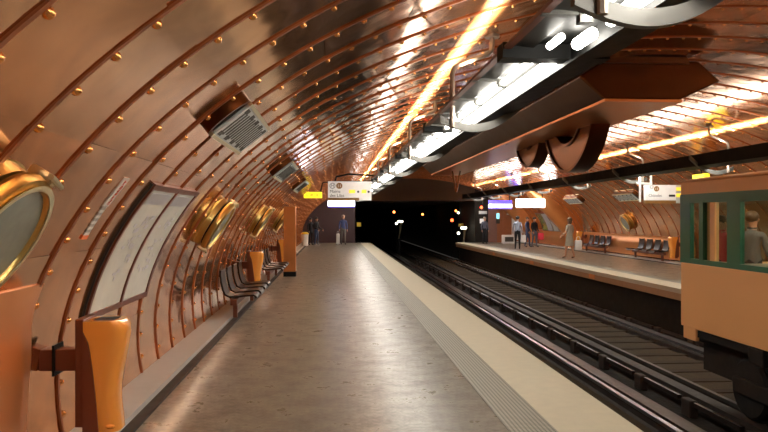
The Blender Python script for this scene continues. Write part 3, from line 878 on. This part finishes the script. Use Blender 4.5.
# far platform direction sign
a = atX(645.5, 200.3, 8.72); YR = a.y; a = atY(645.5, 200.3, YR); b = atY(686, 185, YR)
sr = empty('direction_sign', ((a.x+b.x)/2, YR, a.z), 'white direction sign hanging over the far platform beside the train roof', 'sign')
xm = atY(676, 190, YR).x
MB().box(a.x, xm, YR, YR+.12, a.z, b.z, bev=.005).build('panel', 'sign_white', sr)
MB().box(xm, b.x, YR, YR+.12, a.z-.08, b.z, bev=.005).build('side_panel', 'grille_grey', sr)
MB().box(a.x, xm, YR, YR+.12, a.z-.085, a.z-.001).build('brown_stripe', 'sign_brown', sr)
q = atY(656.5, 188.8, YR); disc(q.x, YR-.002, q.z, .075, 'sign_brown', sr, 'line_disc')
text('line_number', '11', .1, 'sign_white', face_mx(q.x, YR-.012, q.z-.036), sr, align='CENTER')
q = atY(651.5, 187, YR); disc(q.x, YR-.002, q.z, .05, 'ink_grey', sr, 'metro_emblem', .038)
q = atY(648.5, 196.8, YR); text('lettering', 'Châtelet', .11, 'ink_grey', face_mx(q.x, YR-.003, q.z), sr)
q = atY(672, 195.7, YR); MB().box(q.x-.09, q.x+.09, YR-.006, YR, q.z-.03, q.z+.03).build('black_arrow', 'ink', sr)
for v in (189, 195.3):
    q = atY(680, v, YR); MB().box(q.x-.11, q.x+.11, YR-.006, YR, q.z-.05, q.z+.05).build('yellow_pictogram', 'sign_gold', sr)
for uu in (641, 652):
    q = atY(uu, 187, YR); MB().tube([(q.x, YR+.06, a.z-.05 if uu == 641 else b.z), (q.x, YR+.06, b.z+.28)], .035, 8).build('hanger', 'white_paint', sr, smooth=True)
q = atY(641, 184, YR); q2 = atY(653, 184.5, YR)
MB().tube([(q.x-.1, YR+.06, b.z+.04), (q2.x, YR+.06, b.z+.04)], .03, 8).build('crossbar', 'white_paint', sr, smooth=True)
# lit boxes far along the right platform
def litbox(u0, v0, u1, v1, Y, blue, lab):
    c, e = atY(u0, v1, Y), atY(u1, v0, Y)
    o = empty('lit_sign_box', ((c.x+e.x)/2, Y, c.z), lab, 'sign')
    h = e.z-c.z
    if blue:
        MB().box(c.x, e.x, Y, Y+.12, c.z+.06, c.z+h*.55, bev=.01).build('lit_face', 'sign_lit', o)
        MB().box(c.x, e.x, Y, Y+.12, c.z+h*.56, e.z, bev=.01).build('blue_face', 'sign_blue', o)
        MB().box(c.x, e.x, Y, Y+.12, c.z, c.z+.055).build('blue_edge', 'sign_blue', o)
    else:
        MB().box(c.x, e.x, Y, Y+.12, c.z, e.z, bev=.01).build('lit_face', 'sign_lit', o)
    for x in (c.x+.12, e.x-.12): MB().box(x-.02, x+.02, Y+.04, Y+.08, e.z, E+1.2).build('hanger', 'black_metal', o)
litbox(489, 200.5, 512, 208.7, 38.5, True, 'blue and white glowing sign box far along the right platform')
litbox(516.5, 199, 545, 207.5, 33, False, 'plain white glowing sign box on the right, before the blue one')
# yellow exit sign seen askew on the right
q = atX(702, 183.5, 9.2)
xs = empty('exit_sign', (q.x, q.y, q.z-.24), 'small yellow exit sign hanging askew above the train roof', 'sign')
mx = Matrix.Translation((q.x, q.y, q.z)) @ Matrix.Rotation(math.radians(-10), 4, 'Y')
MB().box(-.075, .075, -.3, .3, -.24, .24, mx, bev=.03).build('lit_panel', 'sign_yellow', xs)
MB().tube([(q.x, q.y, q.z+.2), (q.x-.03, q.y, E+1.2)], .015, 6).build('hanger', 'black_metal', xs)
# ------------------------------------------------------------------ tunnel signals and end of platform things
def signal(name, u, v, Y, m, r, lab, foot=True, cat='signal lamp', grp='small lamps in the dark tunnel'):
    q = atY(u, v, Y)
    o = empty(name, (q.x, Y, -1.19 if foot else q.z-.12), lab, cat, grp)
    MB().box(q.x-r*1.4, q.x+r*1.4, Y, Y+.16, q.z-r*1.7, q.z+r*1.7, bev=.01).build('housing', 'black_metal', o)
    mm = Matrix.Translation((q.x, Y, q.z)) @ Matrix.Rotation(PI/2, 4, 'X')
    MB().lathe([(0, .03), (r*.6, .022), (r, 0), (r, -.01), (0, -.01)], 16, mm).build('lens', m, o, smooth=True)
    if foot: MB().tube([(q.x, Y+.1, -1.19), (q.x, Y+.1, q.z-r)], .035, 6).build('post', 'black_metal', o)
    else: MB().tube([(q.x, Y+.1, q.z+r), (q.x, Y+.1, TZ+.06)], .03, 6).build('drop_rod', 'black_metal', o)
signal('signal_lamp', 386.5, 199.3, 45, 'lamp_red', .07, 'small red lamp at the left under the tunnel mouth lintel', False)
signal('signal_lamp', 394, 212, 52, 'lamp_orange', .09, 'orange lamp in the tunnel above the left white lamp', False)
signal('signal_lamp', 422.6, 214.3, 60, 'lamp_orange', .10, 'lone orange lamp in the middle of the tunnel', False)
signal('signal_lamp', 396.4, 223.5, 50, 'lamp_white', .08, 'round white lamp in the left half of the tunnel')
signal('signal_lamp', 455.8, 210.8, 48, 'lamp_orange', .075, 'orange lamp at top of the right tunnel cluster', False)
signal('signal_lamp', 458.3, 212.8, 49, 'lamp_white', .075, 'white lamp right beside the orange one in the right tunnel cluster', False)
signal('signal_lamp', 452, 220.2, 48, 'lamp_red', .11, 'glowing red signal in the right half of the tunnel')
signal('signal_lamp', 458.5, 233.2, 46, 'lamp_white', .09, 'low white lamp near the end of the right platform')
def litpost(u0, v0, u1, v1, Y, lab):
    a_, b_ = atY(u0, v0, Y), atY(u1, v1, Y)
    o = empty('lit_post', (b_.x, Y, b_.z), lab, 'lamp post', 'lit posts by the tunnel')
    MB().tube([b_, a_], [.05, .09], 8).build('shaft', 'pale_brass', o, smooth=True)
    MB().box(a_.x-.26, a_.x+.1, Y-.08, Y+.08, a_.z, a_.z+.14, bev=.02).build('lamp_head', 'lamp_white', o)
    MB().box(b_.x-.1, b_.x+.1, Y-.1, Y+.1, -1.19, b_.z).build('foot', 'black_metal', o)
litpost(401.5, 222.5, 399, 238, 50, 'lit lamp post standing beside the track in the left tunnel half')
litpost(465, 229, 463.5, 244, 44.6, 'lit lamp post leaning at the end of the right platform')
q = atY(461, 225, 46); o = empty('yellow_sign', (q.x, 46, -1.19), 'small dim yellow plate above the low white tunnel lamp', 'sign', None)
MB().box(q.x-.17, q.x+.17, 46, 46.03, q.z-.1, q.z+.1).build('plate', 'yellow_paint', o); MB().tube([(q.x, 46.05, -1.19), (q.x, 46.05, q.z)], .025, 6).build('post', 'black_metal', o)
q = atY(359, 224.5, Y1-.02); o = tag(MB().box(q.x-.13, q.x+.13, Y1-.03, Y1, q.z-.13, q.z+.13, bev=.01).build('yellow_sign', 'yellow_paint'), 'small square yellow plate on the wall edge beside the tunnel mouth', 'sign')
# right platform end wall: cyan notice, notice, door, cabinet
yw = Y1-.03
q = atY(498, 216, yw); o = empty('notice_light', (q.x, yw, q.z-.3), 'small cyan lit notice on the pink pier by the far door', 'notice')
MB().box(q.x-.09, q.x+.09, yw, yw+.03, q.z-.17, q.z+.17, bev=.01).build('lit_face', 'lamp_cyan', o); MB().box(q.x-.12, q.x+.12, yw, yw+.03, q.z-.48, q.z-.2, bev=.01).build('plate', 'slot_dark', o)
q0, q1 = atY(503, 244, yw), atY(517, 207.5, yw)
o = empty('door_1', (q0.x, yw, 0), None, None); struct(o)
struct(MB().box(q0.x, q1.x, yw-.02, yw+.03, .01, q1.z, bev=.01).build('door_leaf', 'door_orange', o)); MB().box(q1.x-.14, q1.x-.08, yw-.07, yw-.02, 1.0, 1.12).build('door_handle', 'brass', o)
q = atY(508, 214, yw); MB().box(q.x-.08, q.x+.08, yw-.03, yw-.02, q.z-.05, q.z+.05).build('door_plate', 'white_paint', o)
yc = 41.4; q0, q1 = atY(503, 244.5, yc), atY(515.5, 235, yc)
o = empty('white_cabinet', ((q0.x+q1.x)/2, yc, 0), 'low white framed cabinet with dark grille on far platform', 'cabinet')
MB().box(q0.x, q1.x, yc, yc+.4, 0, q1.z, bev=.03).build('body', 'white_paint', o)
MB().box(q0.x+.12, q1.x-.12, yc-.012, yc, .12, q1.z-.12, bev=.005).build('grille', 'slot_dark', o)
m = MB()
for k in range(6): m.box(q0.x+.13, q1.x-.13, yc-.018, yc-.011, .15+k*(q1.z-.3)/6, .165+k*(q1.z-.3)/6)
m.build('grille_bars', 'grey_metal', o)
q0, q1 = atY(511.5, 240, yw), atY(523.5, 217.5, yw)
tag(MB().box(q0.x, q1.x, yw-.06, yw-.03, q0.z, q1.z, bev=.025).build('wall_panel', 'white_paint'), 'pale upright panel on the end wall behind the man in dark trousers', 'panel')
yc = 42.0; q = atY(483, 212.5, yc)
o = empty('platform_notice', (q.x, yc, 0), 'pale notice plates on a post at the end of far platform', 'sign')
MB().tube([(q.x, yc+.05, 0), (q.x, yc+.05, 2.6)], .04, 8).build('post', 'black_metal', o)
MB().box(q.x-.25, q.x+.25, yc, yc+.03, q.z-.09, q.z+.09, bev=.01).build('plate', 'grille_grey', o)
q = atY(482.5, 221, yc); MB().box(q.x-.16, q.x+.16, yc, yc+.03, q.z-.14, q.z+.14, bev=.01).build('plate', 'sign_white', o)
q = atY(481.5, 207.3, yc); MB().lathe([(0, .02), (.07, .01), (.08, -.02), (0, -.02)], 14, face_mx(q.x, yc, q.z)).build('red_lamp', 'lamp_red', o, smooth=True)
# white bin with yellow lid at the far end of the near platform
yb_ = 37.5; q = atY(305, 245, yb_)
o = empty('upright_bin', (q.x, yb_, .068), 'pale upright bin with a yellow lid at far end of near platform', 'litter bin')
MB().lathe([(0, 0), (.17, 0), (.19, .62), (0, .62)], 20, Matrix.Translation((q.x, yb_, .068))).build('body', 'white_paint', o, smooth=True)
MB().lathe([(0, .74), (.12, .73), (.205, .66), (.205, .61), (0, .61)], 20, Matrix.Translation((q.x, yb_, .068))).build('lid', 'yellow_paint', o, smooth=True)
# ------------------------------------------------------------------ train
XT0, XT1 = 5.15, 7.55
YT1 = atX(677, 250, XT0).y
YT0 = YT1-14.5
t = empty('metro_train', (6.35, (YT0+YT1)/2, -1.0), 'tan and green metro train standing at the far platform', 'train')
def yx(u): return atX(u, 217, XT0).y
zs = dict(bot=0.0, gb=.93, wb=1.0, wt=1.80, gt=1.93, top=2.10)
def side(x, sgn):
    xa, xb = sorted((x, x+sgn*.06))
    MB().box(xa, xb, YT0, YT1-.12, zs['bot'], zs['gb'], bev=.01).build('lower_panel', 'train_tan', t)
    MB().box(xa-.004, xb+.004, YT0, YT1-.1, zs['gb'], zs['wb']).build('green_sill', 'train_green', t)
    MB().box(xa-.004, xb+.004, YT0, YT1-.1, zs['wt'], zs['gt']).build('green_header', 'train_green', t)
    MB().box(xa, xb, YT0, YT1-.12, zs['gt'], zs['top']).build('upper_panel', 'train_tan', t)
    # windows: cab side window, door strip, then bays
    edges = [YT1-.1, yx(689)]
    win = [(yx(699), yx(690)), (yx(710), yx(703)), (yx(727), yx(714.5)), (yx(800), yx(740))]
    y = yx(800)-.35
    while y > YT0+1.4:
        win.append((y-.45, y)); win.append((y-.95, y-.5)); y -= 1.3
        if y > YT0+1.6: win.append((y-1.2, y)); y -= 1.5
    last = YT1-.1
    for k, (a_, b_) in enumerate(win):
        MB().box(xa-.002, xb+.002, b_, last, zs['wb'], zs['wt']).build('window_pillar', 'train_green' if k not in (2,) else 'train_tan', t)
        MB().box(x+sgn*.025, x+sgn*.035, a_, b_, zs['wb'], zs['wt']).build('window_pane', 'window_glass', t)
        last = a_
    MB().box(xa-.002, xb+.002, YT0, last, zs['wb'], zs['wt']).build('window_pillar', 'train_green', t)
side(XT0, 1); side(XT1, -1)
# roof
pr = [(XT0, 2.09)]+[(XT0+.02+1.18*(1-math.cos(a_*PI/2/6)), 2.10+.13*math.sin(a_*PI/2/6)) for a_ in range(1, 7)]
pr = pr+[(12.7-x, z) for x, z in pr[::-1]]
inn = [(6.35+(x-6.35)*.97, 2.0+(z-2.0)*.88) for x, z in pr[::-1]]
MB().prism(pr+inn, YT0, YT1-.1).build('roof', 'train_tan', t, smooth=True)
MB().box(XT0+.05, XT1-.05, YT0, YT1-.12, -.12, -.02).build('carriage_floor', 'train_dark', t)
MB().box(XT0+.07, XT1-.07, YT0+.1, YT1-.2, -.02, 0.0).build('floor_covering', 'train_inside', t)
# end wall with windows
for nm, z0, z1, mm in (('end_lower', 0, .93, 'train_tan'), ('end_upper', 1.85, 2.12, 'train_green')):
    MB().box(XT0+.03, XT1-.03, YT1-.12, YT1-.04, z0, z1, bev=.03).build(nm, mm, t)
for x0, x1 in ((XT0+.03, XT0+.14), (6.0, 6.1), (6.6, 6.7), (XT1-.14, XT1-.03)):
    MB().box(x0, x1, YT1-.12, YT1-.04, .93, 1.85).build('end_pillar', 'train_green', t)
MB().box(XT0+.14, XT1-.14, YT1-.085, YT1-.075, .93, 1.85).build('end_pane', 'window_glass', t)
MB().box(5.4, 5.65, YT1-.04, YT1-.01, .35, .5, bev=.02).build('tail_lamp', 'lamp_red', t); MB().box(7.05, 7.3, YT1-.04, YT1-.01, .35, .5, bev=.02).build('tail_lamp', 'lamp_red', t)
MB().box(XT0+.06, XT0+.1, yx(710), yx(699), -.0, 1.8).build('cab_door', 'train_tan', t)
# partition, seats, interior lamps, poles
MB().box(XT0+.07, XT1-.07, yx(735)-.04, yx(735), 0, 1.0).build('cab_partition', 'train_inside', t)
for x in (5.75, 6.95):
    MB().box(x-.08, x+.08, YT0+.3, YT1-.3, 2.06, 2.09).build('ceiling_lamp', 'train_lamp', t)
for k in range(8):
    y = YT0+1.2+k*1.5
    if y > yx(735)-.9: break
    for x in (XT0+.45, XT1-.45):
        m = MB().box(x-.38, x+.38, y-.22, y+.22, .38, .46, bev=.03); m.box(x-.38, x+.38, y+.2, y+.28, .42, .95, bev=.03); m.box(x-.3, x+.3, y-.15, y+.2, 0, .38)
        m.build('train_seat', 'train_seat', t)
for k in range(4):
    y = YT0+2+k*3; MB().tube([(6.35, y, 0), (6.35, y, 2.15)], .018, 8).build('grab_pole', 'grey_metal', t, smooth=True)
# under-frame and bogies
MB().box(XT0+.25, XT1-.25, YT0+.1, YT1-.3, -.62, -.12).build('under_frame', 'train_dark', t)
MB().box(XT0+.02, XT0+.08, YT1-.5, YT1-.15, -.18, 0.0, bev=.01).build('step_plate', 'train_tan', t)
for yc in (YT1-2.4, YT0+2.4):
    for dy in (-.9, .9):
        for x in (5.45, 7.25):
            mm = Matrix.Translation((x, yc+dy, -.62)) @ Matrix.Rotation(PI/2, 4, 'Y')
            MB().lathe([(0, -.11), (.36, -.11), (.40, -.07), (.40, .07), (.36, .11), (0, .11)], 28, mm).build('tyre_wheel', 'train_dark', t, smooth=True)
    MB().box(5.3, 5.36, yc-1.2, yc+1.2, -.72, -.5, bev=.02).build('bogie_frame', 'train_dark', t)
    MB().box(7.34, 7.4, yc-1.2, yc+1.2, -.72, -.5, bev=.02).build('bogie_frame', 'train_dark', t)
    for y in (yc-.45, yc+.45): MB().box(XT0+.0, XT0+.12, y-.16, y+.16, -.22, -.0, bev=.02).build('axle_box', 'train_dark', t)
# ------------------------------------------------------------------ people
def person(x, y, H, rz, top, legs, shoe, hair, lab, stride=.0, arms=(0, 0), sk=False, z=0, long_hair=False, sleeves=True):
    o = empty('person', (x, y, z), lab, 'person', None, rz)
    k = H/1.74
    V, R_, Ed = [], [], []
    def v(p, r): V.append(Vector(p)*k); R_.append(r*k); return len(V)-1
    def e(a_, b_): Ed.append((a_, b_))
    pel = v((0, 0, .95), .145); sp = v((0, .01, 1.12), .13); ch = v((0, .01, 1.3), .155); nk = v((0, .0, 1.47), .055); hb = v((0, -.015, 1.54), .068); hm = v((0, -.02, 1.62), .092); ht = v((0, -.01, 1.70), .07)
    for p_ in ((pel, sp), (sp, ch), (ch, nk), (nk, hb), (hb, hm), (hm, ht)): e(*p_)
    hands = []
    for s_, bend in ((-1, arms[0]), (1, arms[1])):
        sh = v((s_*.17, .01, 1.40), .062)
        el = v((s_*.225, .03-bend*.05, 1.13), .046)
        wr = v((s_*.23, -.05-bend*.26, .91+bend*.16), .03); hd = v((s_*.23, -.075-bend*.32, .83+bend*.19), .034)
        e(ch, sh); e(sh, el); e(el, wr); e(wr, hd); hands.append((s_, V[hd].copy(), (V[hd]-V[wr]).normalized()))
        st = s_*stride
        hp = v((s_*.085, 0, .88), .098); kn = v((s_*.095, -st*.45-.015, .50), .06); an = v((s_*.095, -st+.02, .095), .04); to = v((s_*.105, -st-.13, .045), .035)
        e(pel, hp); e(hp, kn); e(kn, an); e(an, to)
    me = bpy.data.meshes.new('tmp'); me.from_pydata(V, Ed, []); tmp = bpy.data.objects.new('tmp', me); COL.objects.link(tmp)
    sm = tmp.modifiers.new('s', 'SKIN'); sm.use_smooth_shade = True
    for i, r in enumerate(R_): me.skin_vertices[0].data[i].radius = (r, r*(.72 if i in (0, 1, 2) else 1))
    me.skin_vertices[0].data[0].use_root = True
    tmp.modifiers.new('u', 'SUBSURF').levels = 1
    bpy.context.view_layer.update()
    m2 = bpy.data.meshes.new_from_object(tmp.evaluated_get(bpy.context.evaluated_depsgraph_get()))
    bpy.data.objects.remove(tmp)
    bm = bmesh.new(); bm.from_mesh(m2); bpy.data.meshes.remove(m2)
    mb = MB(); mb.bm.free(); mb.bm = bm
    for f in bm.faces:
        c = f.calc_center_median()/k; f.smooth = True
        arm = abs(c.x) > .185
        if c.z > 1.465: mi = 0
        elif arm and c.z < (1.18 if not sleeves else .90) and c.z > .6: mi = 0
        elif c.z < .085: mi = 3
        elif c.z < .97 and not arm: mi = 2 if not (sk and c.z < .55) else 0
        else: mi = 1
        f.material_index = mi
    n0 = len(bm.faces)
    for s_, h_, dr in hands:       # five fingers
        for q in range(4):
            off = Vector((0, (q-1.5)*.017*k, 0)); l = (.06, .07, .066, .05)[q]*k
            mb.tube([h_+off, h_+off+dr*l*.6+Vector((0, 0, -.02*k)), h_+off+dr*l+Vector((-s_*.014*k, 0, -.035*k))], [.009*k, .008*k, .006*k], 6)
        mb.tube([h_+Vector((0, -.02*k, .03*k)), h_+Vector((-s_*.02*k, -.05*k, 0)), h_+Vector((-s_*.02*k, -.055*k, -.03*k))], [.011*k, .009*k, .007*k], 6)
    # face: nose, ears
    mb.tube([Vector((0, -.098, 1.635))*k, Vector((0, -.122, 1.60))*k], [.009*k, .016*k], 6)
    for s_ in (-1, 1): mb.ball(Vector((s_*.09, -.01, 1.615))*k, .026*k, 6, (.4, .8, 1))
    bm.faces.ensure_lookup_table()
    for f in bm.faces[n0:]: f.material_index = 0; f.smooth = True
    b_ = mb.build('body', ['skin', top, legs, shoe], o, local=True)
    ey = MB()
    for s_ in (-1, 1): ey.ball(Vector((s_*.033, -.098, 1.635))*k, .011*k, 6)
    ey.box(-.025*k, .025*k, -.095*k, -.085*k, 1.556*k, 1.563*k)
    ey.build('eyes_and_mouth', 'hair_dark', o, local=True)
    hr = MB(); hr.ball(Vector((0, .012, 1.665))*k, .108*k, 14, (.95, 1.0, .84))
    if long_hair: hr.ball(Vector((0, .055, 1.57))*k, .09*k, 12, (1.05, .7, 1.3))
    hr.build('hair', hair, o, smooth=True, local=True)
    if sk:
        s2 = MB(); s2.lathe([(.155*k, 1.02*k), (.17*k, .9*k), (.2*k, .72*k), (.235*k, .55*k), (.225*k, .55*k), (.19*k, .72*k), (.15*k, 1.02*k)], 24, Matrix.Diagonal((1, .75, 1, 1)), True)
        s2.build('skirt', top, o, smooth=True, local=True)
    cl = MB(); cl.lathe([(.07*k, 1.475*k), (.078*k, 1.50*k), (.068*k, 1.50*k), (.062*k, 1.475*k)], 16, Matrix.Identity(4), True); cl.build('collar', top, o, smooth=True, local=True)
    return o
def bag(name, x, y, z0, w, d_, h, m, lab, cat, rz=0):
    o = empty(name, (x, y, z0), lab, cat, None, rz)
    MB().box(-w/2, w/2, -d_/2, d_/2, 0, h, bev=min(w, d_)*.25).build('bag_body', m, o, smooth=True, local=True)
    pts = [(-w*.28, 0, h-.01), (-w*.26, 0, h+.09), (-w*.12, 0, h+.14), (w*.12, 0, h+.14), (w*.26, 0, h+.09), (w*.28, 0, h-.01)]
    MB().tube(pts, .009, 6).build('handle', m, o, smooth=True, local=True)
    return o
def wheels(o, w, d_): 
    for sx_ in (-1, 1):
        mm = Matrix.Translation((sx_*w*.35, 0, -.0)) @ Matrix.Rotation(PI/2, 4, 'Y')
        MB().lathe([(0, -.015), (.03, -.015), (.03, .015), (0, .015)], 12, mm).build('wheel', 'black_metal', o, smooth=True, local=True)
q = atY(343.2, 244.4, 40.3)
person(q.x, 40.3, 1.72, .1, 'cloth_blue', 'cloth_greytrouser', 'cloth_black', 'hair_grey', 'man in blue sweater and grey trousers walking towards us on the near platform', .16, (.2, 0))
c = bag('suitcase', q.x-.30, 40.2, .03, .2, .3, .62, 'white_paint', 'upright white suitcase beside the man in blue sweater', 'suitcase'); wheels(c, .2, .3)
q = atY(316.5, 245.5, 39.0)
person(q.x, 39.0, 1.6, 1.0, 'cloth_black', 'cloth_jeans', 'cloth_whitecloth', 'hair_dark', 'person in black jacket, jeans and white shoes standing at far left', .04, (.7, .7))
q = atY(310.6, 245.5, 39.4)
person(q.x, 39.4, 1.55, .6, 'cloth_black', 'cloth_black', 'cloth_black', 'hair_dark', 'person all in black standing beside the one in jeans', .03, (.3, .5))
q = atY(517.5, 249.3, 33.7)
person(q.x, 33.7, 1.64, PI-.2, 'cloth_paleblue', 'cloth_black', 'cloth_black', 'hair_dark', 'man in pale blue shirt and dark trousers striding away on far platform', .17, (.1, .2))
bag('carrier_bag', q.x+.28, 33.7, .36, .26, .14, .36, 'cloth_whitecloth', 'white carrier bag carried by the man in pale blue shirt', 'bag')
q = atY(527.5, 247.3, 36)
person(q.x, 36, 1.6, .9, 'cloth_navy', 'cloth_jeans', 'cloth_black', 'hair_brown', 'person in navy top and jeans, left of the pair on the far platform', .1, (.3, .1))
q = atY(534.5, 247, 36.2)
person(q.x, 36.2, 1.6, .5, 'cloth_black', 'cloth_slate', 'cloth_black', 'hair_dark', 'person in dark jacket with a red bag, right of the pair on the far platform', .1, (.2, .2))
bag('shoulder_bag', q.x+.26, 35.95, .40, .30, .14, .36, 'cloth_red', 'bright red bag hanging beside the person in dark jacket', 'bag')
q = atY(569.5, 258, 26.3)
person(q.x, 26.3, 1.58, PI+.6, 'cloth_beige', 'cloth_beige', 'cloth_brownshoe', 'hair_brown', 'woman in a beige dress walking on the far platform', .16, (.2, .6), True, long_hair=True, sleeves=False)
bag('carrier_bag', q.x+.36, 26.35, .32, .28, .12, .38, 'cloth_whitecloth', 'white carrier bag hanging beside the woman in beige', 'bag')
q = atY(483, 245, 41.0)
person(q.x+.1, 41.0, 1.6, .2, 'cloth_slate', 'cloth_black', 'cloth_black', 'hair_grey', 'person in slate jacket standing in the shade at the far platform end', .02, (.1, .1))
q = atX(752, 217, 6.1); person(q.x, q.y, 1.68, 2.2, 'cloth_greytrouser', 'cloth_black', 'cloth_black', 'hair_brown', 'passenger in a grey top standing inside the train behind the large window', .03, (.4, .2))
q = atX(721, 217, 6.2); person(q.x, q.y, 1.62, -1.2, 'cloth_red', 'cloth_navy', 'cloth_black', 'hair_dark', 'passenger in a red top standing inside the train behind the narrow window', .03, (.1, .3))
# ------------------------------------------------------------------ world and colour
w = bpy.data.worlds.new('world'); SC.world = w; w.use_nodes = True
w.node_tree.nodes['Background'].inputs[0].default_value = (.05, .045, .04, 1); w.node_tree.nodes['Background'].inputs[1].default_value = .3
vs = SC.view_settings; vs.view_transform = 'Standard'; vs.look = 'None'; vs.gamma = 1; vs.exposure = 1.15
try: vs.use_curve_mapping = False
except Exception: pass
SC.cycles.max_bounces = 10; SC.cycles.glossy_bounces = 6; SC.cycles.diffuse_bounces = 4
SC.cycles.use_denoising = True
SC.cycles.sample_clamp_indirect = 6
